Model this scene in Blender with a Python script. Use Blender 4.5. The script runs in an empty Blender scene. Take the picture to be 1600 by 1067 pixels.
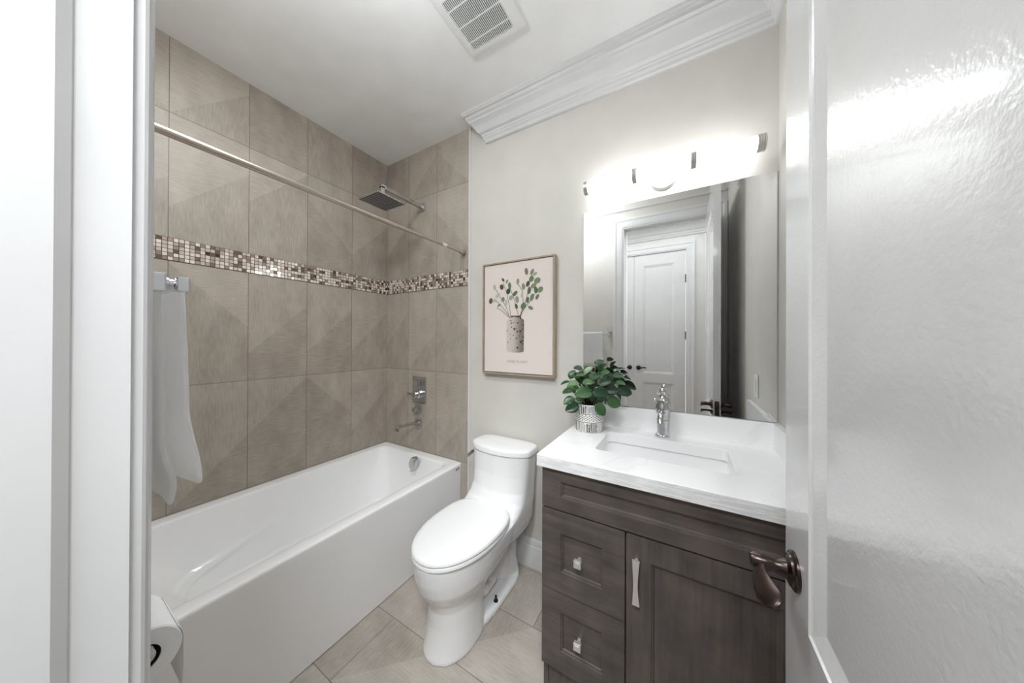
import bpy, bmesh, math, random
from mathutils import Vector, Matrix, noise as mnoise
PI = math.pi
SC = bpy.context.scene
COL = SC.collection

# ------------------------------------------------------------------ camera, world, light, exposure
CAM = Vector((2.1275, -1.5716, 1.3486))
YAW, PITCH, ROLL, FPX = .5274, .0029, .004, 453.8
def camera_axes():
    r = Vector((math.cos(YAW), math.sin(YAW), 0)); f = Vector((-math.sin(YAW), math.cos(YAW), 0)); u = Vector((0, 0, 1))
    f2 = f*math.cos(PITCH) + u*math.sin(PITCH); u2 = u*math.cos(PITCH) - f*math.sin(PITCH)
    return r*math.cos(ROLL) + u2*math.sin(ROLL), u2*math.cos(ROLL) - r*math.sin(ROLL), f2
CR, CU, CF = camera_axes()
cd = bpy.data.cameras.new('camera'); cam = bpy.data.objects.new('camera', cd); COL.objects.link(cam)
cam.matrix_world = Matrix(((CR.x, CU.x, -CF.x, CAM.x), (CR.y, CU.y, -CF.y, CAM.y), (CR.z, CU.z, -CF.z, CAM.z), (0, 0, 0, 1)))
cd.sensor_width = 36; cd.lens = FPX/1600*36; cd.shift_y = -2.74/1600; cd.clip_start = .01
SC.camera = cam
SC.view_settings.view_transform = 'Standard'; SC.view_settings.look = 'None'
SC.view_settings.gamma = 1; SC.view_settings.use_curve_mapping = False
SC.view_settings.exposure = 0.60
SC.cycles.max_bounces = 14; SC.cycles.diffuse_bounces = 8; SC.cycles.glossy_bounces = 8
SC.cycles.caustics_reflective = False; SC.cycles.caustics_refractive = False
wd = bpy.data.worlds.new('world'); SC.world = wd; wd.use_nodes = True
wd.node_tree.nodes['Background'].inputs[0].default_value = (1, 1, 1, 1)
wd.node_tree.nodes['Background'].inputs[1].default_value = .85
def area(name, loc, aim, sx, sy, power, color=(.93, .97, 1)):
    l = bpy.data.lights.new(name, 'AREA'); l.shape = 'RECTANGLE'; l.size = sx; l.size_y = sy; l.energy = power; l.color = color
    o = bpy.data.objects.new(name, l); COL.objects.link(o); o.location = loc
    o.rotation_euler = (Vector(aim) - Vector(loc)).to_track_quat('-Z', 'Y').to_euler(); return o
# added fill lights with no fixtures: in the hall and below the bathroom ceiling
area('hall_fill', (1.9, -2.1, 2.77), (1.9, -2.0, 0), 1.2, .5, 5)
area('overhead_fill', (1.0, -1.25, 2.79), (1.0, -1.25, 0), .3, .3, 8)  # added overhead fill for the bathroom, out of view
hs = area('doorway_fill', (1.96, -2.06, 2.74), (1.36, -.55, .40), .35, .35, 4.5); hs.data.spread = math.radians(70)  # added fill aimed through the doorway at the toilet and floor
hf = area('doorway_fill', (2.60, -2.14, 2.72), (1.0, -.60, .70), .4, .4, 5.5); hf.data.spread = math.radians(85)  # second added fill, reaching the tub apron and end wall
area('hall_fill', (.6, -2.1, 2.76), (.6, -2.1, 0), .5, .5, 6)  # added fill further along the hall
gl = bpy.data.lights.new('ceiling_fill', 'POINT'); gl.energy = 6; gl.shadow_soft_size = .04; gl.color = (.92, .965, 1)  # unseen point fill added to brighten the ceiling
go = bpy.data.objects.new('ceiling_fill', gl); COL.objects.link(go); go.location = (1.33, -1.10, 2.58)
LAMP = 7.5

# ------------------------------------------------------------------ node materials
class NT:
    def __init__(s, name):
        s.m = bpy.data.materials.new(name); s.m.use_nodes = True; s.t = s.m.node_tree; s.b = s.t.nodes['Principled BSDF']
    def n(s, typ, **kw):
        x = s.t.nodes.new(typ)
        for k, v in kw.items(): setattr(x, k, v)
        return x
    def put(s, sock, v):
        if hasattr(v, 'is_output'): s.t.links.new(v, sock)
        elif v is not None: sock.default_value = v
    def math(s, op, a, b=None, c=None):
        x = s.n('ShaderNodeMath', operation=op); s.put(x.inputs[0], a)
        if b is not None: s.put(x.inputs[1], b)
        if c is not None: s.put(x.inputs[2], c)
        return x.outputs[0]
    def xyz(s, v):
        x = s.n('ShaderNodeSeparateXYZ'); s.put(x.inputs[0], v); return x.outputs
    def vec(s, a, b, c):
        x = s.n('ShaderNodeCombineXYZ')
        for i, v in enumerate((a, b, c)): s.put(x.inputs[i], v)
        return x.outputs[0]
    def pos(s): return s.n('ShaderNodeNewGeometry').outputs['Position']
    def noise(s, v, scale, detail=2, rough=.5):
        x = s.n('ShaderNodeTexNoise'); s.put(x.inputs['Vector'], v); s.put(x.inputs['Scale'], scale)
        s.put(x.inputs['Detail'], detail); s.put(x.inputs['Roughness'], rough); return x.outputs['Fac']
    def white(s, v):
        x = s.n('ShaderNodeTexWhiteNoise', noise_dimensions='3D'); s.put(x.inputs['Vector'], v); return x.outputs['Value']
    def ramp(s, f, stops, interp='LINEAR'):
        x = s.n('ShaderNodeValToRGB'); s.put(x.inputs[0], f); r = x.color_ramp; r.interpolation = interp
        while len(r.elements) < len(stops): r.elements.new(.5)
        for e, (p, c) in zip(r.elements, stops): e.position = p; e.color = (*c, 1) if len(c) == 3 else c
        return x.outputs[0]
    def mix(s, f, a, b, mode='MIX'):
        x = s.n('ShaderNodeMix', data_type='RGBA', blend_type=mode)
        s.put(x.inputs[0], f); s.put(x.inputs[6], col4(a)); s.put(x.inputs[7], col4(b)); return x.outputs[2]
    def lerp(s, f, a, b):
        x = s.n('ShaderNodeMix', data_type='FLOAT'); s.put(x.inputs[0], f); s.put(x.inputs[2], a); s.put(x.inputs[3], b); return x.outputs[0]
    def bump(s, h, strength, dist):
        x = s.n('ShaderNodeBump'); s.put(x.inputs['Height'], h); x.inputs['Strength'].default_value = strength
        x.inputs['Distance'].default_value = dist; s.t.links.new(x.outputs[0], s.b.inputs['Normal'])
    def base(s, c): s.put(s.b.inputs['Base Color'], col4(c))
    def set(s, **kw):
        for k, v in kw.items(): s.put(s.b.inputs[k.replace('_', ' ')], v)
        return s
def col4(c): return (*c, 1) if isinstance(c, tuple) and len(c) == 3 else c
def lin(r, g, b):
    f = lambda v: ((v/255+.055)/1.055)**2.4 if v > 10 else v/255/12.92
    return (f(r), f(g), f(b))
def plain(name, rgb, rough=.5, metal=0, vary=.03, scale=6, bump=None, coat=0):
    t = NT(name); p = t.pos(); f = t.noise(p, scale, 3)
    a = tuple(c*(1-vary) for c in rgb); b = tuple(min(1, c*(1+vary)) for c in rgb)
    t.base(t.ramp(f, [(.3, a), (.7, b)])); t.set(Roughness=rough, Metallic=metal)
    if coat: t.set(Coat_Weight=coat, Coat_Roughness=.08)
    if bump: t.bump(t.noise(p, bump[0], 2), bump[1], bump[2])
    return t.m
M = {}
M['wall'] = plain('beige_wall_paint', lin(207, 204, 198), .6, bump=(260, .06, .002))
M['ceiling'] = plain('ceiling_paint', lin(238, 238, 238), .8, bump=(200, .05, .002))
M['trim'] = plain('white_trim_paint', lin(214, 214, 214), .3, bump=(90, .06, .002))
M['door'] = plain('white_door_paint', lin(212, 212, 212), .22, bump=(150, .34, .0016), coat=.7)
M['hall'] = plain('hall_wall_paint', lin(215, 214, 212), .6)
M['ceramic'] = plain('white_ceramic', lin(236, 236, 236), .09, vary=.005, coat=.3)
M['acrylic'] = plain('white_tub_acrylic', lin(245, 245, 245), .14, vary=.005, coat=.2)
M['seat'] = plain('white_seat_plastic', lin(236, 236, 236), .2, vary=.005)
M['chrome'] = plain('polished_chrome', lin(205, 206, 208), .07, 1, vary=.02)
M['chrome_dark'] = plain('spray_face_metal', lin(120, 121, 124), .3, 1, vary=.05, scale=40)
M['nozzle'] = plain('pale_nozzle_rubber', lin(175, 175, 178), .5)
M['nickel'] = plain('brushed_nickel', lin(190, 178, 166), .28, 1, vary=.05, scale=20)
M['satin'] = plain('satin_nickel', lin(226, 225, 222), .32, .75, vary=.03)
M['bronze'] = plain('dark_bronze', lin(76, 66, 62), .27, 1, vary=.12, scale=30)
M['black'] = plain('black_metal', lin(24, 23, 23), .35, .6)
M['plastic'] = plain('white_plastic', lin(232, 232, 232), .35, vary=.01)
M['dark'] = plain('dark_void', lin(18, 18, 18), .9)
M['rubber'] = plain('black_rubber', lin(22, 22, 22), .6)
M['soil'] = plain('dark_soil', lin(52, 42, 36), .95, vary=.4, scale=120, bump=(160, .8, .004))
M['stem'] = plain('plant_stem', lin(70, 62, 48), .7, vary=.2, scale=60)
M['paper'] = plain('toilet_paper', lin(240, 240, 240), .95, bump=(160, .25, .001))
M['card'] = plain('brown_card_core', lin(40, 36, 32), .9)
M['hallfloor'] = plain('hall_floor_boards', lin(150, 130, 110), .4, vary=.15, scale=12)
def towel_mat():
    t = NT('white_terry_towel'); p = t.pos()
    t.base(t.ramp(t.noise(p, 30, 3), [(.3, lin(240, 240, 240)), (.7, lin(250, 250, 250))])); t.set(Roughness=.95, Sheen_Weight=.4)
    t.bump(t.noise(p, 420, 3), .5, .003)
    tr = t.n('ShaderNodeBsdfTranslucent'); tr.inputs[0].default_value = (.93, .93, .93, 1); mx = t.n('ShaderNodeMixShader'); mx.inputs[0].default_value = .6
    t.t.links.new(t.b.outputs[0], mx.inputs[1]); t.t.links.new(tr.outputs[0], mx.inputs[2]); t.t.links.new(mx.outputs[0], t.t.nodes['Material Output'].inputs[0]); return t.m
M['towel'] = towel_mat()
def tile_mat(name, axis, off, c1, c2, floor=False):
    """large stone-look tiles: each tile is split along a 45 degree line into two brushed fields"""
    t = NT(name); p = t.xyz(t.pos())
    if not floor:
        u = t.math('DIVIDE', t.math('SUBTRACT', p[axis], off), .30)
        up = t.math('GREATER_THAN', p[2], 1.78)
        va = t.math('DIVIDE', t.math('SUBTRACT', p[2], 1.838), .604)
        vb = t.math('DIVIDE', t.math('SUBTRACT', p[2], 1.7287-.6115*4), .6115)
        v = t.lerp(up, vb, t.math('ADD', va, 40.0))
        A, B = .30, .61
    else:
        v = t.math('DIVIDE', t.math('ADD', p[1], .043+3.0), .301)      # rows
        row = t.math('FLOOR', v)
        sh = t.math('MULTIPLY', t.math('MODULO', row, 2.0), .5)
        u = t.math('ADD', t.math('DIVIDE', t.math('SUBTRACT', p[0], 1.228-2.4), .60), sh)
        A, B = .60, .301
    iu, iv = t.math('FLOOR', u), t.math('FLOOR', v)
    a, b = t.math('SUBTRACT', u, iu), t.math('SUBTRACT', v, iv)
    am, bm = t.math('MULTIPLY', a, A), t.math('MULTIPLY', b, B)
    h = t.white(t.vec(iu, iv, 3.3)); h2 = t.white(t.vec(iu, iv, 9.1)); h3 = t.white(t.vec(iu, iv, 5.7))
    flip = t.math('GREATER_THAN', h, .5)
    s = t.lerp(flip, am, t.math('SUBTRACT', A, am))
    k = t.math('MULTIPLY', t.math('FLOOR', t.math('MULTIPLY', h2, 3.0)), .15)
    reg = t.math('GREATER_THAN', t.math('SUBTRACT', bm, s), k) if not floor else t.math('GREATER_THAN', t.math('SUBTRACT', s, bm), k)
    reg2 = t.math('ABSOLUTE', t.math('SUBTRACT', reg, t.math('GREATER_THAN', h3, .5)))
    n1 = t.noise(t.vec(t.math('MULTIPLY', u, A*14), t.math('MULTIPLY', v, B*170), iu), 1, 4, .65)
    n2 = t.noise(t.vec(t.math('MULTIPLY', u, A*170), t.math('MULTIPLY', v, B*14), iv), 1, 4, .65)
    n = t.lerp(reg2, n1, n2)
    cl = t.noise(t.vec(u, v, 0), 3.0, 4)
    f = t.math('ADD', t.math('MULTIPLY', n, .55), t.math('MULTIPLY', cl, .45))
    f = t.math('ADD', f, t.math('MULTIPLY', t.math('SUBTRACT', reg, .5), .10))
    f = t.math('ADD', f, t.math('MULTIPLY', t.math('SUBTRACT', h3, .5), .08))
    c = t.ramp(f, [(.28, c1), (.72, c2)])
    ea = t.math('MINIMUM', am, t.math('SUBTRACT', A, am)); eb = t.math('MINIMUM', bm, t.math('SUBTRACT', B, bm))
    g = t.math('LESS_THAN', t.math('MINIMUM', ea, eb), .0012)
    c = t.mix(g, c, lin(98, 88, 80))
    t.base(c); t.set(Roughness=t.lerp(n, .34, .5))
    t.bump(t.math('SUBTRACT', t.math('MULTIPLY', n, .5), t.math('MULTIPLY', g, 1.0)), .22, .002)
    return t.m
M['tile_l'] = tile_mat('taupe_wall_tile', 1, 0, lin(144, 135, 124), lin(187, 178, 166))
M['tile_b'] = tile_mat('taupe_end_wall_tile', 0, .265, lin(144, 135, 124), lin(187, 178, 166))
M['tile_f'] = tile_mat('floor_tile', 0, 0, lin(146, 137, 127), lin(191, 183, 174), True)
def mosaic_mat(name, axis):
    t = NT(name); p = t.xyz(t.pos()); w = .1093/6
    u = t.math('DIVIDE', p[axis], w); v = t.math('DIVIDE', t.math('SUBTRACT', p[2], 1.7287), w)
    iu, iv = t.math('FLOOR', u), t.math('FLOOR', v); a, b = t.math('SUBTRACT', u, iu), t.math('SUBTRACT', v, iv)
    h = t.white(t.vec(iu, iv, 1.7)); h2 = t.white(t.vec(iu, iv, 4.9))
    c = t.ramp(h, [(0, lin(226, 214, 203)), (.34, lin(205, 190, 178)), (.58, lin(150, 135, 124)), (.74, lin(105, 92, 84)), (.87, lin(236, 228, 220))], 'CONSTANT')
    ea = t.math('MINIMUM', a, t.math('SUBTRACT', 1.0, a)); eb = t.math('MINIMUM', b, t.math('SUBTRACT', 1.0, b))
    g = t.math('LESS_THAN', t.math('MINIMUM', ea, eb), .075)
    t.base(t.mix(g, c, lin(92, 80, 72)))
    t.set(Roughness=t.lerp(g, .12, .8), Metallic=t.math('MULTIPLY', t.math('GREATER_THAN', h2, .75), t.math('SUBTRACT', 1.0, g)))
    tilt = t.math('MULTIPLY', t.math('SUBTRACT', h2, .5), t.math('SUBTRACT', a, .5))
    t.bump(t.math('SUBTRACT', t.math('MULTIPLY', tilt, .5), t.math('MULTIPLY', g, .7)), .5, .002)
    return t.m
M['mos_l'] = mosaic_mat('glass_mosaic_long', 1); M['mos_b'] = mosaic_mat('glass_mosaic_end', 0)
def wood_mat(name, along):
    t = NT(name); p = t.xyz(t.pos())
    k = [60, 60, 60]; k[along] = 4
    v = t.vec(*[t.math('MULTIPLY', p[i], float(k[i])) for i in range(3)])
    f = t.math('ADD', t.math('MULTIPLY', t.noise(v, 1, 5, .6), .45), t.math('MULTIPLY', t.noise(t.pos(), 9, 4, .55), .55))
    t.base(t.ramp(f, [(.3, lin(64, 57, 54)), (.5, lin(86, 79, 76)), (.62, lin(98, 88, 82)), (.75, lin(113, 100, 91))]))
    t.set(Roughness=.36); t.bump(t.noise(v, 2, 3), .08, .002); return t.m
M['wood_h'] = wood_mat('dark_stained_wood', 0); M['wood_v'] = wood_mat('dark_stained_wood_upright', 2)
def quartz_mat():
    t = NT('white_quartz'); p = t.pos(); q = t.xyz(p)
    n = t.noise(p, 2.1, 3, .5)
    vein = t.math('SUBTRACT', 1.0, t.math('MINIMUM', t.math('MULTIPLY', t.math('ABSOLUTE', t.math('SUBTRACT', n, .5)), 70.0), 1.0))
    brk = t.math('GREATER_THAN', t.noise(p, 5, 2), .58)
    f = t.math('MULTIPLY', vein, t.math('MULTIPLY', brk, .10))
    front = t.math('LESS_THAN', q[1], -.5545)
    st = t.noise(t.vec(t.math('MULTIPLY', q[0], 9.0), 0.0, t.math('MULTIPLY', q[2], 160.0)), 1, 4, .7)
    st = t.math('MULTIPLY', front, t.math('MULTIPLY', t.math('GREATER_THAN', st, .5), .30))
    t.base(t.mix(t.math('MAXIMUM', f, st), lin(242, 242, 242), lin(172, 174, 178))); t.set(Roughness=.13); return t.m
M['quartz'] = quartz_mat()
def leaf_mat():
    t = NT('green_leaf'); g = t.n('ShaderNodeNewGeometry'); r = g.outputs['Random Per Island']
    n = t.noise(g.outputs['Position'], 60, 3)
    f = t.math('ADD', t.math('MULTIPLY', r, .8), t.math('MULTIPLY', n, .25))
    t.base(t.ramp(f, [(.1, lin(22, 50, 30)), (.4, lin(36, 74, 40)), (.65, lin(62, 100, 56)), (.8, lin(96, 132, 84)), (.95, lin(140, 160, 126))]))
    t.set(Roughness=.33); t.bump(n, .15, .002); return t.m
M['leaf'] = leaf_mat()
def pot_mat(cx, cy, z0):
    t = NT('white_pot_with_black_pattern'); p = t.xyz(t.pos())
    ang = t.math('ARCTAN2', t.math('SUBTRACT', p[1], cy), t.math('SUBTRACT', p[0], cx))
    u = t.math('MULTIPLY', ang, 46/(2*PI)); z = t.math('DIVIDE', t.math('SUBTRACT', p[2], z0), .132)
    fr = t.math('FRACT', u); w = t.white(t.vec(t.math('FLOOR', u), t.math('FLOOR', t.math('MULTIPLY', z, 2.2)), 2.0))
    wid = t.math('ADD', .26, t.math('MULTIPLY', w, .40))
    bar = t.math('LESS_THAN', fr, wid)
    brk = t.math('GREATER_THAN', t.noise(t.vec(u, t.math('MULTIPLY', z, 22.0), 0.0), 1.3, 2), .36)
    bar = t.math('MULTIPLY', bar, brk)
    top = t.math('MULTIPLY', t.math('GREATER_THAN', z, .70), t.math('LESS_THAN', z, .965))
    bot = t.math('MULTIPLY', t.math('GREATER_THAN', z, .03), t.math('LESS_THAN', z, .36))
    bars = t.math('MULTIPLY', bar, t.math('MAXIMUM', top, bot))
    k = t.math('MULTIPLY', z, 12.0)
    d1 = t.math('LESS_THAN', t.math('FRACT', t.math('ADD', t.math('MULTIPLY', u, .55), k)), .56)
    d2 = t.math('LESS_THAN', t.math('FRACT', t.math('SUBTRACT', t.math('MULTIPLY', u, .55), k)), .56)
    mid = t.math('MULTIPLY', t.math('GREATER_THAN', z, .42), t.math('LESS_THAN', z, .64))
    dots = t.math('MULTIPLY', t.math('MULTIPLY', d1, d2), mid)
    l1 = t.math('LESS_THAN', t.math('ABSOLUTE', t.math('SUBTRACT', z, .675)), .011)
    l2 = t.math('LESS_THAN', t.math('ABSOLUTE', t.math('SUBTRACT', z, .385)), .011)
    f = t.math('MAXIMUM', t.math('MAXIMUM', bars, dots), t.math('MAXIMUM', l1, l2))
    t.base(t.mix(f, lin(238, 237, 234), lin(38, 37, 36))); t.set(Roughness=.45); return t.m
def glow_mat():
    t = NT('lit_frosted_tube'); t.base((.9, .9, .9)); t.set(Emission_Color=(.95, .975, 1, 1), Emission_Strength=LAMP, Roughness=.4); return t.m
M['glow'] = glow_mat()
def mirror_mat():
    t = NT('mirror_silver'); t.base((.93, .94, .94)); t.set(Metallic=1.0, Roughness=0.0); return t.m
M['mirror'] = mirror_mat()
def vase_mat():
    t = NT('printed_speckled_vase'); p = t.xyz(t.pos())
    v = t.n('ShaderNodeTexVoronoi'); t.put(v.inputs['Vector'], t.pos()); v.inputs['Scale'].default_value = 48
    h = t.xyz(v.outputs['Color'])
    s = t.math('LESS_THAN', v.outputs['Distance'], t.math('MULTIPLY', h[0], .42))
    g = t.math('DIVIDE', t.math('SUBTRACT', p[0], 1.185), .11)
    c = t.ramp(g, [(.0, lin(206, 198, 190)), (.5, lin(190, 180, 170)), (.85, lin(140, 130, 122)), (1, lin(120, 112, 105))])
    t.base(t.mix(s, c, t.ramp(g, [(0, lin(170, 160, 152)), (.6, lin(60, 54, 50))]))); t.set(Roughness=.8); return t.m
M['vase'] = vase_mat()
M['print'] = plain('printed_paper', lin(222, 212, 205), .8, vary=.015, scale=3)
M['ink'] = plain('grey_ink', lin(150, 145, 140), .8)
def pleaf_mat():
    t = NT('printed_leaves'); g = t.n('ShaderNodeNewGeometry')
    t.base(t.ramp(g.outputs['Random Per Island'], [(0, lin(52, 72, 50)), (.3, lin(98, 118, 84)), (.55, lin(132, 146, 116)), (.75, lin(186, 190, 180)), (.95, lin(80, 70, 58))]))
    t.set(Roughness=.8); return t.m
M['pleaf'] = pleaf_mat()
M['pstem'] = plain('printed_stems', lin(96, 84, 74), .8)
M['frame'] = plain('pale_brown_frame', lin(166, 148, 130), .4, vary=.1, scale=20)

# ------------------------------------------------------------------ mesh helpers
def tag(o, label, cat, group=None, kind=None):
    o['label'] = label; o['category'] = cat
    if group: o['group'] = group
    if kind: o['kind'] = kind
    return o
def thing(name, label, cat, loc, group=None, kind=None):
    o = bpy.data.objects.new(name, None); COL.objects.link(o); o.location = loc; o.empty_display_size = .05
    return tag(o, label, cat, group, kind)
class MB:
    def __init__(s): s.bm = bmesh.new()
    def face(s, vs):
        try: return s.bm.faces.new(vs)
        except ValueError: return None
    def box(s, x0, x1, y0, y1, z0, z1, bevel=0, seg=2):
        v = [s.bm.verts.new((x, y, z)) for x in (x0, x1) for y in (y0, y1) for z in (z0, z1)]
        fs = [s.bm.faces.new([v[i] for i in q]) for q in ((0, 1, 3, 2), (4, 6, 7, 5), (0, 4, 5, 1), (2, 3, 7, 6), (0, 2, 6, 4), (1, 5, 7, 3))]
        if bevel:
            es = list({e for f in fs for e in f.edges})
            bmesh.ops.bevel(s.bm, geom=es, offset=bevel, segments=seg, affect='EDGES', profile=.6)
        return s
    def loft(s, rings, cap0=True, cap1=True, close=True):
        R = [[s.bm.verts.new(p) for p in r] for r in rings]
        n = len(R[0])
        for a, b in zip(R, R[1:]):
            for i in range(n if close else n-1):
                j = (i+1) % n; s.face((a[i], a[j], b[j], b[i]))
        if cap0: s.face(list(reversed(R[0])))
        if cap1: s.face(R[-1])
        return R
    def lathe(s, prof, c, axis='z', n=32, cap0=True, cap1=True, sx=1, sy=1):
        """prof: (radius, height) pairs; axis is a letter or a direction vector"""
        d = {'x': Vector((1, 0, 0)), 'y': Vector((0, 1, 0)), 'z': Vector((0, 0, 1))}.get(axis, axis) if isinstance(axis, str) else Vector(axis).normalized()
        h = Vector((1, 0, 0)) if abs(d.x) < .9 else Vector((0, 1, 0))
        e1 = (h - d*h.dot(d)).normalized(); e2 = d.cross(e1); c = Vector(c)
        s.loft([[c + d*z + e1*(r*sx*math.cos(2*PI*i/n)) + e2*(r*sy*math.sin(2*PI*i/n)) for i in range(n)] for r, z in prof], cap0, cap1)
        return s
    def tube(s, pts, r, n=12, cap=True, flat=(1, 1), up=(0, 0, 1)):
        pts = [Vector(p) for p in pts]; rings = []; rr = r if isinstance(r, (list, tuple)) else [r]*len(pts)
        pe = None
        for i, p in enumerate(pts):
            d = (pts[min(i+1, len(pts)-1)] - pts[max(i-1, 0)]).normalized()
            if pe is None:
                h = Vector(up)
                if abs(d.dot(h)) > .95: h = Vector((1, 0, 0)) if abs(d.x) < .9 else Vector((0, 1, 0))
                e = (h - d*h.dot(d)).normalized()
            else: e = (pe - d*pe.dot(d)).normalized()
            pe = e; f = d.cross(e)
            rings.append([p + e*(rr[i]*flat[0]*math.cos(2*PI*k/n)) + f*(rr[i]*flat[1]*math.sin(2*PI*k/n)) for k in range(n)])
        s.loft(rings, cap, cap); return s
    def bar(s, pts, w, h, up=(0, 0, 1)):
        """rectangular section swept along pts"""
        pts = [Vector(p) for p in pts]; rings = []; up = Vector(up)
        for i, p in enumerate(pts):
            d = (pts[min(i+1, len(pts)-1)] - pts[max(i-1, 0)]).normalized()
            e = (up - d*up.dot(d)).normalized(); f = d.cross(e)
            rings.append([p + e*(a*h/2) + f*(b*w/2) for a, b in ((1, 1), (1, -1), (-1, -1), (-1, 1))])
        s.loft(rings); return s
    def ball(s, c, r, n=16, sc=(1, 1, 1)):
        bmesh.ops.create_uvsphere(s.bm, u_segments=n, v_segments=n//2, radius=1, matrix=Matrix.Translation(c) @ Matrix.Diagonal((r*sc[0], r*sc[1], r*sc[2], 1)))
        return s
    def build(s, name, mat, parent=None, smooth=None, mods=None):
        bmesh.ops.recalc_face_normals(s.bm, faces=s.bm.faces)
        me = bpy.data.meshes.new(name); s.bm.to_mesh(me); s.bm.free()
        if mat: me.materials.append(mat)
        o = bpy.data.objects.new(name, me); COL.objects.link(o)
        if smooth is not None:
            for f in me.polygons: f.use_smooth = True
            if smooth < 180: me.set_sharp_from_angle(angle=math.radians(smooth))
        if parent is not None:
            o.parent = parent
            w = Matrix.Identity(4); q = parent
            while q is not None: w = Matrix.Translation(q.location) @ w if q.type == 'EMPTY' else w; q = q.parent
            o.matrix_parent_inverse = w.inverted() if parent.type == 'EMPTY' else Matrix.Identity(4)
        return o
def part(name, mb, mat, parent, smooth=None, label=None):
    o = mb.build(name, M[mat] if isinstance(mat, str) else mat, parent, smooth)
    if label: o['label'] = label
    return o
def structure(name, mb, mat, label, cat, smooth=None):
    return tag(mb.build(name, M[mat], None, smooth), label, cat, None, 'structure')
def rrect(x0, x1, y0, y1, r, z, n=8):
    out = []
    for cx, cy, a0 in ((x1-r, y1-r, 0), (x0+r, y1-r, 90), (x0+r, y0+r, 180), (x1-r, y0+r, 270)):
        for i in range(n+1):
            a = math.radians(a0 + 90*i/n); out.append((cx + r*math.cos(a), cy + r*math.sin(a), z))
    return out
def sm(a, b, x):
    t = max(0, min(1, (x-a)/(b-a))); return t*t*(3-2*t)
def subsurf(o, lv=1):
    m = o.modifiers.new('smooth', 'SUBSURF'); m.levels = lv; m.render_levels = lv; return o

# ------------------------------------------------------------------ room shell
H = 2.805; XR = 2.472; YF = -1.5106; WT = .12; XE = .868
JL, JR, JT = 1.6375, 2.3615, 2.46           # doorway: faces of the jambs and head
JB = YF - WT                                  # hall face of the front wall
structure('floor', MB().box(-.1, XR+.1, JB, .1, -.1, 0), 'tile_f', 'large taupe floor tiles beside the tub and vanity', 'floor')
structure('ceiling', MB().box(-.1, XR+.1, JB, .1, H, H+.1), 'ceiling', 'plain white bathroom ceiling', 'ceiling')
structure('wall_left', MB().box(-.1, 0, JB, .1, 0, H), 'tile_l', 'long tub wall of large taupe tiles', 'wall')
structure('wall_shower', MB().box(0, XE, 0, .1, 0, H), 'tile_b', 'tiled end wall behind the tub fittings', 'wall')
structure('wall_back', MB().box(XE, XR+.1, 0, .1, 0, H), 'wall', 'beige painted wall behind the toilet and vanity', 'wall')
structure('wall_right', MB().box(XR, XR+.1, JB, 0, 0, H), 'wall', 'beige wall at the right end of the vanity', 'wall')
wf = MB(); wf.box(0, JL-.019, JB, YF, 0, H); wf.box(JR+.019, XR, JB, YF, 0, H); wf.box(JL-.019, JR+.019, JB, YF, JT+.019, H)
structure('wall_front', wf, 'wall', 'beige wall around the bathroom doorway, seen in the mirror', 'wall')
structure('trim_1', MB().box(XE, XE+.016, -.006, .0, .16, H), 'trim', 'thin white edge strip where the wall tile ends', 'trim')
structure('trim_2', MB().box(.0, .004, YF, -.0, 1.7287, 1.838), 'mos_l', 'glass mosaic band across the long tub wall', 'mosaic band')
structure('trim_3', MB().box(.0, XE, -.004, 0, 1.7287, 1.838), 'mos_b', 'glass mosaic band across the tiled end wall', 'mosaic band')

def sweep(mb, path, prof, z0, inward, ret0=False):
    """prof (out, z) swept along a plan polyline with mitred corners; inward(+1) offsets to the right of travel"""
    n = len(path); rings = []
    for i, p in enumerate(path):
        p = Vector(p)
        d0 = (p - Vector(path[i-1])).normalized() if i > 0 else None
        d1 = (Vector(path[i+1]) - p).normalized() if i < n-1 else None
        nr = lambda d: Vector((d.y, -d.x))*inward
        if d0 is None: m = nr(d1)
        elif d1 is None: m = nr(d0)
        else:
            a, b = nr(d0), nr(d1); m = (a+b)/(1 + a.dot(b))
        rings.append([(p.x + m.x*o, p.y + m.y*o, z0 + z) for o, z in prof])
    return rings
crown_prof = [(0, 0), (.132, 0), (.132, -.010), (.124, -.018), (.124, -.024), (.112, -.024), (.108, -.034), (.110, -.040), (.098, -.046),
              (.096, -.056), (.080, -.064), (.068, -.078), (.060, -.094), (.050, -.106), (.036, -.112), (.034, -.122), (.030, -.124),
              (.030, -.134), (.020, -.142), (.018, -.156), (.012, -.160), (0, -.160)]
crown_prof = [(a, b) for a, b in crown_prof]
rr = sweep(None, [(1.03, 0), (XR, 0), (XR, YF), (.9, YF)], crown_prof, H, 1)
m0 = [(1.03-o, -o, H+z) for o, z in crown_prof]; mret = [(1.03-o, 0, H+z) for o, z in crown_prof]
mb = MB(); mb.loft([mret, m0] + rr[1:])
structure('trim_4', mb, 'trim', 'white stepped crown moulding along the beige wall and ceiling', 'crown moulding', 25)
base_prof = [(0, .165), (.006, .165), (.010, .158), (.012, .145), (.012, .128), (.016, .122), (.016, .108), (.018, .10), (.018, 0), (0, 0)]
mb = MB(); mb.loft(sweep(None, [(XE+.016, 0), (1.66, 0)], base_prof, 0, 1))
structure('baseboard_back', mb, 'trim', 'white stepped baseboard behind the toilet', 'baseboard', 25)

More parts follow.
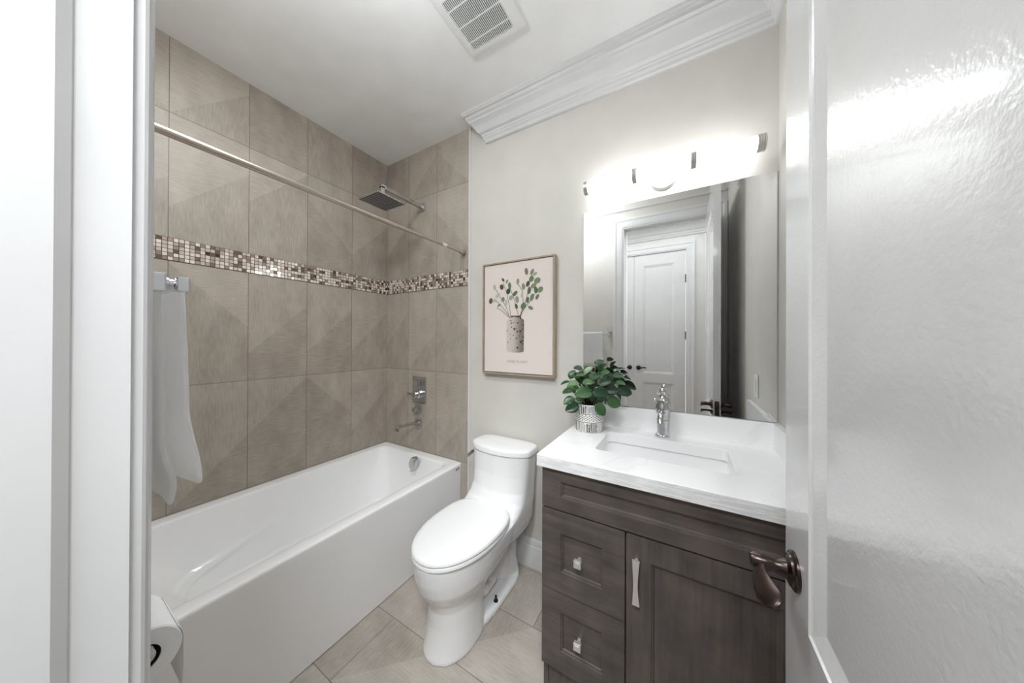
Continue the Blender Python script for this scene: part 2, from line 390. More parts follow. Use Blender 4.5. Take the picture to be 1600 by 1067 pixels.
# door jambs, stops and casings of the bathroom doorway
mb = MB(); mb.box(JL-.019, JL, JB, YF, 0, JT); mb.box(JR, JR+.019, JB, YF, 0, JT); mb.box(JL-.019, JR+.019, JB, YF, JT, JT+.019)
ys = CAM.y + .0174
for x0, x1 in ((JL, JL+.011), (JR-.011, JR)):
    s_ = 1 if x0 == JL else -1; xa = JL if s_ > 0 else JR
    pr = [(xa, ys-.036), (xa, ys+.0095), (xa+s_*.003, ys+.0085), (xa+s_*.011, ys), (xa+s_*.011, ys-.036)]
    mb.loft([[(x, y, 0) for x, y in pr], [(x, y, JT) for x, y in pr]])
mb.box(JL, JR, ys-.036, ys+.006, JT-.011, JT)
structure('trim_5', mb, 'trim', 'white door jambs and stops lining the bathroom doorway', 'door jamb')
cas_prof = [(0, 0), (0, .0085), (.002, .0115), (.006, .0120), (.0075, .0105), (.012, .0105), (.014, .0155), (.019, .0175), (.024, .0175), (.028, .0195), (.07, .019), (.078, .026), (.100, .026), (.100, 0)]
def casing(name, xl, xr, top, yw, sgn, label, wmul=1.0, legs=(True, True)):
    pr = [(o*wmul, d) for o, d in cas_prof]
    ring = lambda f: [f(o, d) for o, d in pr]
    mb = MB(); y = lambda d: yw + sgn*d
    L0 = ring(lambda o, d: (xl-o, y(d), 0)); L1 = ring(lambda o, d: (xl-o, y(d), top+o))
    R1 = ring(lambda o, d: (xr+min(o, XR-xr-.002 if sgn > 0 else 9), y(d), top+o)); R0 = ring(lambda o, d: (xr+min(o, XR-xr-.002 if sgn > 0 else 9), y(d), 0))
    mb.loft([L0, L1, R1, R0])
    return structure(name, mb, 'trim', label, 'door casing', 30)
casing('trim_6', JL-.005, JR+.005, JT+.005, YF, 1, 'white moulded casing around the doorway on the bathroom side')
casing('trim_7', JL-.005, JR+.005, JT+.005, JB, -1, 'white moulded casing around the doorway on the hall side')

# hall
HY = -2.58
structure('floor_hall', MB().box(-1.2, 4.6, HY, JB, -.1, 0), 'hallfloor', 'hall floor outside the bathroom doorway', 'floor')
structure('ceiling_hall', MB().box(-1.2, 4.6, HY-.1, JB, H, H+.1), 'ceiling', 'white hall ceiling seen in the mirror', 'ceiling')
CL, CRR, CT = .99, 2.178, 2.475
mb = MB(); mb.box(-1.2, CL, HY-.1, HY, 0, H); mb.box(CRR, 4.6, HY-.1, HY, 0, H); mb.box(CL, CRR, HY-.1, HY, CT, H)
structure('wall_hall', mb, 'hall', 'pale hall wall around the closet doors, seen in the mirror', 'wall')
mb = MB(); mb.box(-1.2, 0-.1, JB-.01, JB, 0, H); mb.box(XR+.1, 4.6, JB-.01, JB, 0, H)
structure('wall_hall_near', mb, 'hall', 'hall wall on the bathroom side', 'wall')
mb = MB(); mb.loft(sweep(None, [(4.6, HY), (-1.2, HY)], [(a, b) for a, b in crown_prof], H, 1))
structure('trim_8', mb, 'trim', 'white crown moulding in the hall above the closet doors', 'crown moulding', 25)
pr = [(o*.9, d) for o, d in cas_prof]
mb = MB(); mb.loft([[(CL-o, HY+d, 0) for o, d in pr], [(CL-o, HY+d, CT+o) for o, d in pr], [(CRR+o, HY+d, CT+o) for o, d in pr], [(CRR+o, HY+d, 0) for o, d in pr]])
structure('trim_9', mb, 'trim', 'white casing around the hall closet doors', 'door casing', 30)

def panelled(mb, origin, eu, en, W, Z0, Z1, panels, steps, thick):
    """slab W wide along eu from origin, height Z0..Z1, front along en; recessed panels (u0,u1,z0,z1) with nested (inset, depth) steps on the front;
       the back is flat unless both"""
    eu, en, o = Vector(eu), Vector(en), Vector(origin)
    P = lambda u, z, d: o + eu*u + Vector((0, 0, z)) - en*d
    def side(sign):
        Q = (lambda u, z, d: P(u, z, d)) if sign > 0 else (lambda u, z, d: P(u, z, thick-d))
        us = sorted({0, W, *[p[0] for p in panels], *[p[1] for p in panels]}); zs = sorted({Z0, Z1, *[p[2] for p in panels], *[p[3] for p in panels]})
        for i in range(len(us)-1):
            for j in range(len(zs)-1):
                uc, zc = (us[i]+us[i+1])/2, (zs[j]+zs[j+1])/2
                if any(p[0] < uc < p[1] and p[2] < zc < p[3] for p in panels): continue
                mb.face([mb.bm.verts.new(Q(u, z, 0)) for u, z in ((us[i], zs[j]), (us[i+1], zs[j]), (us[i+1], zs[j+1]), (us[i], zs[j+1]))])
        for u0, u1, z0, z1 in panels:
            mb.loft([[Q(u0+k, z0+k, d), Q(u1-k, z0+k, d), Q(u1-k, z1-k, d), Q(u0+k, z1-k, d)] for k, d in steps], False, True)
    return side, P
def panel_slab(origin, eu, en, W, Z0, Z1, panels, steps, thick, both=False):
    mb = MB(); side, P = panelled(mb, origin, eu, en, W, Z0, Z1, panels, steps, thick)
    side(1)
    if both: side(-1)
    else: mb.face([mb.bm.verts.new(P(u, z, thick)) for u, z in ((0, Z0), (0, Z1), (W, Z1), (W, Z0))])
    for a, b in (((0, Z0), (W, Z0)), ((W, Z0), (W, Z1)), ((W, Z1), (0, Z1)), ((0, Z1), (0, Z0))):
        mb.face([mb.bm.verts.new(P(*q)) for q in ((*a, 0), (*b, 0), (*b, thick), (*a, thick))])
    bmesh.ops.remove_doubles(mb.bm, verts=mb.bm.verts, dist=1e-5)
    return mb
DSTEP = [(0, 0), (.0015, .0035), (.007, .0042), (.030, .0125), (.034, .0130), (.036, .0115)]
# bathroom door, open against the vanity wall side; hall face towards the camera
XD = CAM.x + .184; YH = CAM.y + .07; YL = CAM.y + .79; DT = .042; DZ = 2.448
d = panel_slab((XD, YL, 0), (0, -1, 0), (-1, 0, 0), YL-YH, .01, DZ, [(.121, .60, .859, 2.32), (.121, .60, .25, .742)], DSTEP, DT, True)
door = structure('door_1', d, 'door', 'white panelled bathroom door standing open', 'door')
def lever(parent, x, sgn, zc, yc, mat='bronze'):
    """rosette, neck and curled lever on a door face; sgn is the x direction away from the face"""
    h = MB(); h.lathe([(.0, 0), (.034, 0), (.034, .004), (.031, .0065), (.0285, .007), (.027, .010), (.017, .014), (.0135, .022), (.0125, .034), (.0135, .036), (.0135, .062), (.011, .066), (0, .067)],
                      (x, yc, zc), Vector((sgn, 0, 0)), 36, False, False)
    ro = part('door_handle', h, mat, parent, 35, 'dark bronze lever handle')
    b = MB(); X = x + sgn*.055
    # the lever runs back over the door (towards the hinge), widening into a paddle that dips and curls
    pts = [(X, yc+.012, zc+.002), (X, yc-.004, zc), (X, yc-.018, zc-.005), (X, yc-.030, zc-.011), (X-sgn*.002, yc-.044, zc-.016), (X-sgn*.005, yc-.060, zc-.019), (X-sgn*.009, yc-.074, zc-.020), (X-sgn*.011, yc-.082, zc-.0195), (X-sgn*.012, yc-.086, zc-.019)]
    b.tube(pts, [.010, .011, .0105, .014, .0185, .0205, .0185, .012, .004], 18, True, (.30, 1.0), up=(-sgn*-.55, 0, .8))
    part('lever', b, mat, ro, 60)
    return ro
ZHAN = .923; YHAN = YL - .058
lever(door, XD, -1, ZHAN, YHAN); lever(door, XD+DT, 1, ZHAN, YHAN)
h = MB(); h.box(XD+.008, XD+.034, YL-.001, YL+.0015, ZHAN-.03, ZHAN+.03, .001); h.box(XD+.014, XD+.028, YL, YL+.009, ZHAN-.008, ZHAN+.008, .002)
part('latch', h, 'bronze', door, None, 'dark bronze latch plate on the door edge')
for zz in (.25, 1.25, 2.2):
    h = MB(); h.lathe([(.006, -.05), (.006, .05)], (XD+DT+.008, YH-.002, zz), 'z', 12); part('hinge', h, 'black', door, 40)
# hall closet doors
def closet(name, x0, x1, knob_x, sgn, hinge_x, label):
    w = x1-x0
    d = panel_slab((x0, HY-.004, 0), (1, 0, 0), (0, 1, 0), w, .01, CT-.004, [(.105, w-.125, .932, 2.33), (.105, w-.125, .24, .818)], DSTEP, .04)
    o = structure(name, d, 'trim', label, 'closet door')
    k = MB(); k.lathe([(0, 0), (.028, 0), (.028, .006), (.02, .010), (.010, .014), (.010, .045), (0, .046)], (knob_x, HY-.004, 1.0), 'y', 24, False, False)
    kk = part('door_handle', k, 'black', o, 35, 'black lever handle')
    l = MB(); l.tube([(knob_x, HY+.038, 1.0), (knob_x+sgn*.04, HY+.040, 1.002), (knob_x+sgn*.075, HY+.038, 1.006), (knob_x+sgn*.10, HY+.036, 1.0)], [.009, .009, .008, .006], 10); part('lever', l, 'black', kk, 60)
    for zz in (.3, 1.42, 2.12):
        g = MB(); g.box(hinge_x-.007, hinge_x+.007, HY-.004, HY+.008, zz-.05, zz+.05); part('hinge', g, 'black', o)
closet('door_2', 1.589, CRR-.004, 1.643, 1, CRR-.002, 'white two panel hall closet door hinged by the casing, seen in the mirror')
closet('door_3', CL+.004, 1.585, 1.535, -1, CL+.002, 'second white hall closet door, mostly hidden in the mirror by the doorway')

# ------------------------------------------------------------------ bathtub
TW, TL, TZ = .808, 1.5096, .50
tub = thing('bathtub', 'white alcove bathtub with a flat apron under the tiled wall', 'bathtub', (TW/2, -TL/2, 0))
def tub_ring(x0, x1, y0, y1, r, z, nn=14, ns=26):
    """rounded rectangle with points along the straight sides too"""
    out = []; cs = ((x1-r, y1-r, 0), (x0+r, y1-r, 90), (x0+r, y0+r, 180), (x1-r, y0+r, 270))
    for k, (cx, cy, a0) in enumerate(cs):
        for i in range(nn+1):
            a = math.radians(a0 + 90*i/nn); out.append(Vector((cx + r*math.cos(a), cy + r*math.sin(a), z)))
        nx = cs[(k+1) % 4]; a = math.radians(a0+90)
        p = out[-1]; q = Vector((nx[0] + r*math.cos(a), nx[1] + r*math.sin(a), z))
        for i in range(1, ns): out.append(p.lerp(q, i/ns))
    return out
X0, Y1, Y0 = .001, -.001, -TL
rings = [tub_ring(X0, TW-.004, Y0, Y1, .004, .004), tub_ring(X0, TW-.004, Y0, Y1, .004, .02), tub_ring(X0, TW-.002, Y0, Y1, .004, TZ-.03),
         tub_ring(X0, TW, Y0, Y1, .004, TZ-.013), tub_ring(X0, TW-.001, Y0, Y1, .006, TZ-.006), tub_ring(X0, TW-.005, Y0, Y1, .008, TZ-.0015), tub_ring(X0, TW-.011, Y0, Y1, .01, TZ)]
a = dict(x0=.066, x1=.738, y0=-1.44, y1=-.068); b = dict(x0=.150, x1=.640, y0=-1.10, y1=-.150)
NB = 90
for i in range(NB+1):
    t = i/NB
    if i == 0: rings.append(tub_ring(a['x0']-.012, a['x1']+.012, a['y0']-.012, a['y1']+.012, .062, TZ)); rings.append(tub_ring(a['x0']-.006, a['x1']+.006, a['y0']-.006, a['y1']+.006, .058, TZ-.002))
    z = TZ - .009 - (TZ-.009-.10)*t
    g = t**1.0; gg = sm(.86, 1, t)*.05
    rg = tub_ring(a['x0'] + (b['x0']-a['x0'])*g + gg, a['x1'] + (b['x1']-a['x1'])*g - gg, a['y0'] + (b['y0']-a['y0'])*g + gg, a['y1'] + (b['y1']-a['y1'])*g - gg, .055 + .07*t, z)
    for p in rg:                     # moulded arm-rest creases that fade out towards the drain end
        f = 1 - sm(-1.20, -.62, p.y)
        zl = .354 + (p.y+.647)*.2226; wl = .006 + .034*f
        k = f*(sm(zl+.005, zl-.005, p.z)*.016 - sm(zl-wl+.004, zl-wl-.006, p.z)*.009)*sm(.10, .16, p.z)
        if p.x < .3: p.x += k
        elif p.x > .5: p.x -= k
    rings.append(rg)
mb = MB(); mb.loft(rings, True, True)
part('tub_shell', mb, 'acrylic', tub, 50)
yo = -.088; zo = .455
mb = MB(); ax = Vector((0, -1, .18)).normalized()
ov = [(.0, .040), (.030, .040), (.034, .034), (.036, .024), (.036, 0)]
mb.lathe(list(reversed(ov)), (.452, yo, zo), ax, 36, True, False, .82, 1.2)
part('overflow_cover', mb, 'chrome', tub, 35, 'chrome overflow cover')
mb = MB(); mb.lathe([(.03, 0), (.03, .004), (.024, .007), (0, .007)], (.41, -.25, .099), 'z', 28, True, False); part('drain', mb, 'chrome', tub, 35, 'chrome drain')
mb = MB()
for yy, sl in ((-.052, 1), (-.040, 1), (-.046, -1)):
    mb.bar([(TW+.0004, yy, .462), (TW+.0004, yy+.004*sl, .474)], .002, .0022, (1, 0, 0))
mb.bar([(TW+.0004, -.032, .474), (TW+.0004, -.020, .474)], .002, .0022, (1, 0, 0)); mb.bar([(TW+.0004, -.026, .474), (TW+.0004, -.026, .462)], .002, .0022, (1, 0, 0))
part('maker_mark', mb, 'dark', tub, None, 'tiny dark mark on the apron corner')

# ------------------------------------------------------------------ shower fittings
rod = thing('curtain_rod', 'brushed nickel tension rod spanning the tub in front of the tiled wall', 'curtain rod', (.826, -.75, 1.955))
mb = MB(); mb.lathe([(.0125, -1.505), (.0125, -.52)], (.826, 0, 1.955), 'y', 24); part('outer_tube', mb, 'nickel', rod, 40)
mb = MB(); mb.lathe([(.0100, -.53), (.0100, -.03)], (.826, 0, 1.955), 'y', 24); part('inner_tube', mb, 'nickel', rod, 40)
mb = MB(); mb.lathe([(.0106, -.215), (.0106, -.180)], (.826, 0, 1.955), 'y', 24); part('sticker', mb, 'plastic', rod, 40, 'white sticker band')
for y0, y1 in ((-.05, -.005), (-1.509, -1.47)):
    mb = MB(); mb.lathe([(.0125, y0), (.014, y0+.003), (.014, (y0+y1)/2), (.0165, (y0+y1)/2+.004), (.0165, y1)] if y0 > -1 else [(.0165, y0), (.0165, (y0+y1)/2), (.014, (y0+y1)/2+.004), (.014, y1)], (.826, 0, 1.955), 'y', 24)
    part('end_cap', mb, 'nickel', rod, 40)
sh = thing('rain_shower', 'square chrome rain shower head on a long wall arm', 'shower', (.418, -.01, 2.36))
ax_, zz_ = .418, 2.362
mb = MB(); mb.box(ax_-.028, ax_+.028, -.012, 0, zz_-.028, zz_+.028, .003); part('wall_flange', mb, 'chrome', sh)
mb = MB(); mb.box(ax_-.0125, ax_+.0125, -.362, -.01, zz_-.0125, zz_+.0125, .002); mb.box(ax_-.0125, ax_+.0125, -.362, -.337, zz_-.075, zz_, .002); part('arm', mb, 'chrome', sh)
mb = MB(); mb.lathe([(.020, 0), (.020, .020), (.016, .022)], (ax_, -.3495, zz_-.094), 'z', 24); part('swivel', mb, 'chrome', sh, 40)
mb = MB(); mb.box(ax_-.102, ax_+.102, -.4515, -.2475, zz_-.101, zz_-.093, .002); hp = part('head_plate', mb, 'chrome', sh)
mb = MB(); mb.box(ax_-.097, ax_+.097, -.4465, -.2525, zz_-.1018, zz_-.1005); part('spray_face', mb, 'chrome_dark', hp)
mb = MB()
for i in range(11):
    for j in range(11): mb.lathe([(.0036, 0), (.0026, -.003), (0, -.0032)], (ax_-.086+i*.0172, -.4355+j*.0172, zz_-.1017), 'z', 8, False, False)
part('nozzles', mb, 'nozzle', hp, 40)
vx = .393
va = thing('shower_valve', 'chrome rectangular shower valve plate with two controls on the end wall', 'shower valve', (vx, 0, .97))
mb = MB(); mb.box(vx-.07, vx+.07, -.010, 0, .873, 1.069, .003); part('plate', mb, 'chrome', va)
mb = MB(); mb.box(vx-.024, vx+.024, -.05, -.01, 1.002, 1.045, .004); part('volume_knob', mb, 'chrome', va)
mb = MB(); mb.lathe([(.034, 0), (.034, .014), (.024, .018), (.024, .045), (.021, .048), (0, .048)], (vx, -.01, .938), Vector((0, -1, 0)), 32, True, False); vk = part('temperature_dial', mb, 'chrome', va, 35)
mb = MB(); mb.bar([(vx, -.05, .938), (vx-.026, -.056, .942), (vx-.060, -.060, .945)], .013, .016); part('lever', mb, 'chrome', vk)
dv = thing('tub_diverter', 'small square chrome diverter knob below the valve plate', 'diverter knob', (vx-.01, 0, .825))
mb = MB(); mb.box(vx-.040, vx+.024, -.012, 0, .796, .852, .003); part('flange', mb, 'chrome', dv)
mb = MB(); mb.box(vx-.028, vx+.012, -.050, -.01, .808, .840, .004); part('knob', mb, 'chrome', dv)
sp = thing('tub_spout', 'long flat chrome tub spout with a square wall flange', 'tub spout', (vx-.005, 0, .714))
mb = MB(); mb.box(vx-.036, vx+.026, -.014, 0, .686, .742, .003); part('flange', mb, 'chrome', sp)
mb = MB(); mb.bar([(vx-.005, -.01, .722), (vx-.005, -.16, .728), (vx-.005, -.188, .728), (vx-.005, -.202, .720), (vx-.005, -.205, .704)], .034, .014, (0, .3, 1)); part('spout', mb, 'chrome', sp)

# ------------------------------------------------------------------ toilet
TX = 1.225
wc = thing('toilet', 'white one piece elongated toilet between the tub and the vanity', 'toilet', (TX, -.38, 0))
def egg(z, df, db, hw, back=.5, n=48, pw=2.1):
    """plan outline: rounded front at distance df from the wall, squarer back at db"""
    dm = db + (df-db)*.42; out = []
    for i in range(n):
        a = 2*PI*i/n; c, s_ = math.cos(a), math.sin(a)
        q = 2/pw if s_ > 0 else 2/(2.1+2.4*back)
        x = hw*math.copysign(abs(c)**q, c); L = (df-dm) if s_ > 0 else (dm-db)
        y = dm + L*math.copysign(abs(s_)**q, s_)
        out.append((TX + x, -y, z))
    return out
mb = MB()
# front column and bowl
mb.loft([egg(z, f, b_, w, .7) for z, f, b_, w in ((0, .693, .43, .116), (.012, .692, .43, .117), (.05, .682, .43, .113), (.12, .668, .425, .108), (.19, .664, .41, .108), (.235, .678, .37, .119),
        (.265, .704, .33, .142), (.30, .725, .27, .160), (.35, .738, .20, .173), (.40, .743, .16, .179), (.424, .743, .14, .179))])
# tank and shoulder, one casting with the bowl
def dee(z, df, db, hw, bow=.05, n=48):
    out = []
    for i in range(n):
        a = 2*PI*i/n; c, s_ = math.cos(a), math.sin(a); q = 2/4.5
        x = hw*math.copysign(abs(c)**q, c); v = math.copysign(abs(s_)**q, s_)
        y = (df+db)/2 + v*(df-db)/2
        if v > 0: y -= v*bow*(x/hw)**2
        out.append((TX + x, -y, z))
    return out
mb.loft([dee(z, f, b_, w, o) for z, f, b_, w, o in ((.255, .24, .05, .10, .01), (.275, .28, .03, .135, .015), (.31, .34, .02, .160, .02), (.36, .37, .018, .176, .02), (.415, .38, .018, .180, .02), (.424, .375, .018, .180, .02),
        (.445, .315, .018, .180, .02), (.475, .265, .018, .179, .028), (.52, .238, .018, .178, .035), (.60, .226, .018, .182, .040), (.712, .226, .018, .190, .045))])
# rear foot with a low plinth joining the column, and the outlet
mb.loft([egg(z, f, b_, w, 1) for z, f, b_, w in ((0, .62, .07, .118), (.02, .62, .07, .116), (.030, .61, .075, .108))])
mb.loft([egg(z, f, b_, w, 1) for z, f, b_, w in ((0, .20, .07, .098), (.03, .20, .07, .092), (.10, .175, .075, .075), (.20, .17, .07, .075), (.28, .19, .06, .09))])
body = mb.build('toilet_body', M['ceramic'], wc)
rm = body.modifiers.new('blend', 'REMESH'); rm.mode = 'VOXEL'; rm.voxel_size = .0048; rm.use_smooth_shade = True
sm_ = body.modifiers.new('relax', 'SMOOTH'); sm_.iterations = 6; sm_.factor = .5
# visible trapway tube on each side of the recess
mb = MB()
mb.tube([(TX, -.40, .16), (TX, -.36, .10), (TX, -.32, .12), (TX, -.29, .20), (TX, -.25, .255), (TX, -.20, .24), (TX, -.175, .16), (TX, -.17, .03)],
        [.045, .060, .066, .066, .062, .058, .056, .056], 20, True, (1, 1.25))
tr = mb.build('trapway', M['ceramic'], wc, 180)
rm = tr.modifiers.new('blend', 'REMESH'); rm.mode = 'VOXEL'; rm.voxel_size = .006; rm.use_smooth_shade = True
sm_ = tr.modifiers.new('relax', 'SMOOTH'); sm_.iterations = 5; sm_.factor = .5
def slab(name, rings, mat, parent, ang=50):
    mb = MB(); mb.loft(rings); return part(name, mb, mat, parent, ang)
slab('seat', [egg(z, f, b_, w, .4) for z, f, b_, w in ((.4255, .742, .255, .176), (.428, .747, .25, .181), (.440, .747, .25, .181), (.4435, .744, .253, .178))], 'seat', wc)
slab('seat_lid', [egg(z, f, b_, w, .4) for z, f, b_, w in ((.4475, .742, .252, .177), (.450, .748, .248, .182), (.460, .747, .249, .181), (.466, .738, .257, .173), (.4685, .715, .275, .155), (.4695, .62, .36, .09))], 'seat', wc, 60)
slab('tank_lid', [dee(z, f, b_, w, .05) for z, f, b_, w in ((.7135, .226, .016, .190), (.7165, .233, .014, .197), (.740, .233, .014, .197), (.747, .229, .018, .193), (.750, .215, .03, .18), (.7505, .15, .08, .10))], 'ceramic', wc, 50)
mb = MB(); mb.lathe([(.014, 0), (.014, .012)], (TX-.184, -.135, .672), Vector((-1, 0, 0)), 20); mb.bar([(TX-.198, -.13, .672), (TX-.204, -.15, .668), (TX-.206, -.195, .655)], .008, .018); part('flush_lever', mb, 'chrome', wc, None, 'chrome flush lever')
for sx in (-1, 1):
    mb = MB(); mb.box(TX+sx*.07-.022, TX+sx*.07+.022, -.262, -.232, .424, .452, .006); part('hinge_cap', mb, 'seat', wc, 40)
    mb = MB(); mb.lathe([(.012, 0), (.012, .004), (.006, .006), (.006, .028), (.004, .03), (0, .03)], (TX+sx*.094, -.335, .028), 'z', 14, True, False); part('floor_bolt', mb, 'rubber', wc, 40, 'dark floor bolt')

# ------------------------------------------------------------------ vanity
VX0, VX1, VY, VZ = 1.665, 2.4715, -.520, .868
van = thing('vanity_cabinet', 'dark stained wood vanity cabinet with drawers and one door', 'vanity', ((VX0+VX1)/2, -.27, 0))
mb = MB(); mb.box(VX0, VX0+.018, VY, -.019, 0, VZ); mb.box(VX1-.018, VX1, VY, -.002, 0, VZ); mb.box(VX0+.018, VX1-.018, VY+.002, -.02, .09, .11); mb.box(VX0+.018, VX1-.018, -.03, -.019, 0, VZ)
mb.box(VX0+.018, VX1-.018, VY+.004, VY+.02, 0, .113); mb.box(1.961, 1.979, VY, -.03, .11, .712); mb.box(VX0+.018, VX1-.018, VY, VY+.018, .703, .722); mb.box(VX0+.018, 1.961, VY, VY+.018, .402, .420)
part('carcass', mb, 'wood_v', van)
VSTEP = [(0, 0), (.0012, .0035), (.006, .0045), (.008, .0095), (.010, .0105)]
FY = VY - .0205
def front(name, x0, x1, z0, z1, pan, mat):
    pn = [(pan[0]-x0, pan[1]-x0, pan[2], pan[3])]
    return part(name, panel_slab((x0, FY, 0), (1, 0, 0), (0, -1, 0), x1-x0, z0, z1, pn, VSTEP, .02), mat, van)
front('false_front', VX0, 2.452, .7155, .866, (1.740, 2.378, .764, .822), 'wood_h')
def knob(x, z, parent):
    k = MB(); k.box(x-.006, x+.006, FY-.012, FY+.010, z-.006, z+.006, .001); k.box(x-.0135, x+.0135, FY-.026, FY-.011, z-.0135, z+.0135, .003)
    k.box(x-.008, x+.008, FY-.0275, FY-.0255, z-.008, z+.008, .0006)
    part('knob', k, 'satin', parent, None, 'square satin nickel knob')
knob(1.811, .555, front('drawer', VX0, 1.9660, .4090, .7095, (1.741, 1.894, .486, .630), 'wood_h'))
knob(1.811, .263, front('drawer', VX0, 1.9660, .1155, .4055, (1.741, 1.894, .192, .336), 'wood_h'))
dr = front('cabinet_door', 1.9715, 2.452, .1155, .7095, (2.046, 2.362, .19, .635), 'wood_v')
mb = MB(); mb.bar([(2.003, FY+.002, .632), (2.003, FY-.016, .632)], .010, .010); mb.bar([(2.003, FY+.002, .506), (2.003, FY-.016, .506)], .010, .010)
pp = []
for i in range(13):
    t = i/12; w = .0065 + .0045*abs(2*t-1)**1.5
    y = FY - .018 - .010*math.sin(PI*t); z = .497 + .144*t
    pp.append([(2.003-w, y+.003, z), (2.003+w, y+.003, z), (2.003+w, y-.003, z), (2.003-w, y-.003, z)])
mb.loft(pp); part('pull_handle', mb, 'satin', dr, 50, 'satin nickel waisted pull handle')
# countertop with an undermount opening
CZ = .914; CX0, CX1, CY0 = 1.647, XR, -.556
SX0, SX1, SY0, SY1 = 1.827, 2.288, -.392, -.132
ct = thing('countertop', 'white veined quartz countertop on the dark vanity', 'countertop', (2.06, -.28, .868))
mb = MB()
o_ = lambda z, e=0: tub_ring(CX0+e, CX1-e, CY0+e, -.001-e, .003, z, 4, 10); i_ = lambda z, e=0: tub_ring(SX0-e, SX1+e, SY0-e, SY1+e, .022, z, 4, 10)
mb.loft([i_(CZ-.03), i_(CZ-.0015), i_(CZ, .0015), o_(CZ, .002), o_(CZ-.002), o_(.8695), i_(.8695), i_(CZ-.03)], False, False)
bmesh.ops.remove_doubles(mb.bm, verts=mb.bm.verts, dist=1e-6)
part('slab', mb, 'quartz', ct, 30)
mb = MB(); mb.box(CX0, CX1-.0005, -.021, -.001, CZ, 1.017, .0015); part('backsplash', mb, 'quartz', ct)
mb = MB(); mb.box(XR-.0205, XR-.0005, CY0, -.0212, CZ, 1.017, .0015); part('sidesplash', mb, 'quartz', ct)
# sink
sk = thing('sink', 'white rectangular undermount sink set in the quartz countertop', 'sink', (2.057, -.262, .76))
mb = MB(); e = .008; rg = []
prof = [(.022, .8690), (-.004, .8690), (-.003, .862), (.000, .84), (.010, .79), (.024, .760), (.060, .745), (.10, .741)]
for k, z in prof: rg.append(tub_ring(SX0+k-.002, SX1-k+.002, SY0+k-.002, SY1-k+.002, .022 if k < .02 else .04, z, 6, 12))
rg[0] = tub_ring(SX0-.02, SX1+.02, SY0-.02, SY1+.02, .03, .8690, 6, 12)
un = [tub_ring(SX0-.02, SX1+.02, SY0-.02, SY1+.02, .03, .855, 6, 12), tub_ring(SX0+.0, SX1-.0, SY0, SY1, .03, .78, 6, 12), tub_ring(SX0+.05, SX1-.05, SY0+.05, SY1-.05, .04, .728, 6, 12)]
mb.loft(list(reversed(un)) + rg, True, True); part('basin', mb, 'ceramic', sk, 60)
mb = MB(); mb.lathe([(.024, 0), (.024, .003), (.016, .005), (0, .005)], (2.057, -.25, .7405), 'z', 24, True, False); part('drain', mb, 'chrome', sk, 35, 'chrome drain')
# faucet
FX, FYY = 2.054, -.072
fa = thing('faucet', 'ornate polished chrome faucet standing behind the sink', 'faucet', (FX, FYY, CZ))
mb = MB(); mb.lathe([(.0, 0), (.031, 0), (.031, .006), (.027, .010), (.0225, .012), (.0215, .030), (.0215, .066), (.0245, .070), (.0245, .076), (.0215, .080), (.0215, .100), (.025, .104), (.0275, .112), (.0285, .124), (.0265, .140), (.021, .150),
        (.021, .156), (.0235, .158), (.0235, .166), (.017, .172), (.011, .178), (.008, .188), (.0085, .192), (0, .193)], (FX, FYY, CZ), 'z', 32, False, False); part('body', mb, 'chrome', fa, 35)
mb = MB(); mb.tube([(FX, FYY-.012, CZ+.100), (FX-.001, FYY-.030, CZ+.110), (FX-.002, FYY-.058, CZ+.110), (FX-.003, FYY-.080, CZ+.102), (FX-.003, FYY-.092, CZ+.090), (FX-.003, FYY-.095, CZ+.078)], [.015, .0135, .012, .012, .0125, .0145], 18); part('spout', mb, 'chrome', fa, 60)
mb = MB(); mb.ball((FX, FYY, CZ+.205), .0125, 20, (1, 1, 1.15)); mb.lathe([(.006, .185), (.010, .190), (.006, .195)], (FX, FYY, CZ), 'z', 20); part('finial', mb, 'chrome', fa, 60)
mb = MB(); mb.tube([(FX, FYY, CZ+.162), (FX-.018, FYY-.009, CZ+.165), (FX-.026, FYY-.013, CZ+.166)], [.006, .0045, .004], 10); mb.ball((FX-.030, FYY-.015, CZ+.1665), .0065, 14); part('lever', mb, 'chrome', fa, 60)

# ------------------------------------------------------------------ mirror and light
MX0, MX1, MZ0, MZ1 = 1.666, 2.4655, 1.019, 2.046
mir = thing('mirror', 'large frameless wall mirror hung above the sink backsplash', 'mirror', ((MX0+MX1)/2, 0, MZ0))
R_ = lambda k, y: [(MX0+k, y, MZ0+k), (MX1-k, y, MZ0+k), (MX1-k, y, MZ1-k), (MX0+k, y, MZ1-k)]
mb = MB(); mb.loft([R_(0, -.0005), R_(0, -.0050), R_(.026, -.0044)], True, True)
part('mirror_glass', mb, 'mirror', mir)
LX0, LX1, LZ, LY, LR = 1.700, 2.410, 2.124, -.105, .0295
vl = thing('vanity_light', 'lit three tube chrome bar light above the mirror', 'wall light', (2.053, 0, LZ))
mb = MB(); mb.lathe([(.062, 0), (.062, .010), (.056, .018), (.045, .020), (0, .020)], (2.053, 0, 2.136), Vector((0, -1, 0)), 40, True, False); mb.box(2.035, 2.071, -.085, -.015, 2.128, 2.148, .004); part('backplate', mb, 'satin', vl, 35)
segs = [(1.722, 1.926), (1.949, 2.160), (2.184, 2.380)]
for s0, s1 in segs:
    mb = MB(); mb.lathe([(LR-.003, s0-.001), (LR, s0+.002), (LR, s1-.002), (LR-.003, s1+.001)], (0, LY, LZ), 'x', 32); part('light_tube', mb, 'glow', vl, 35)
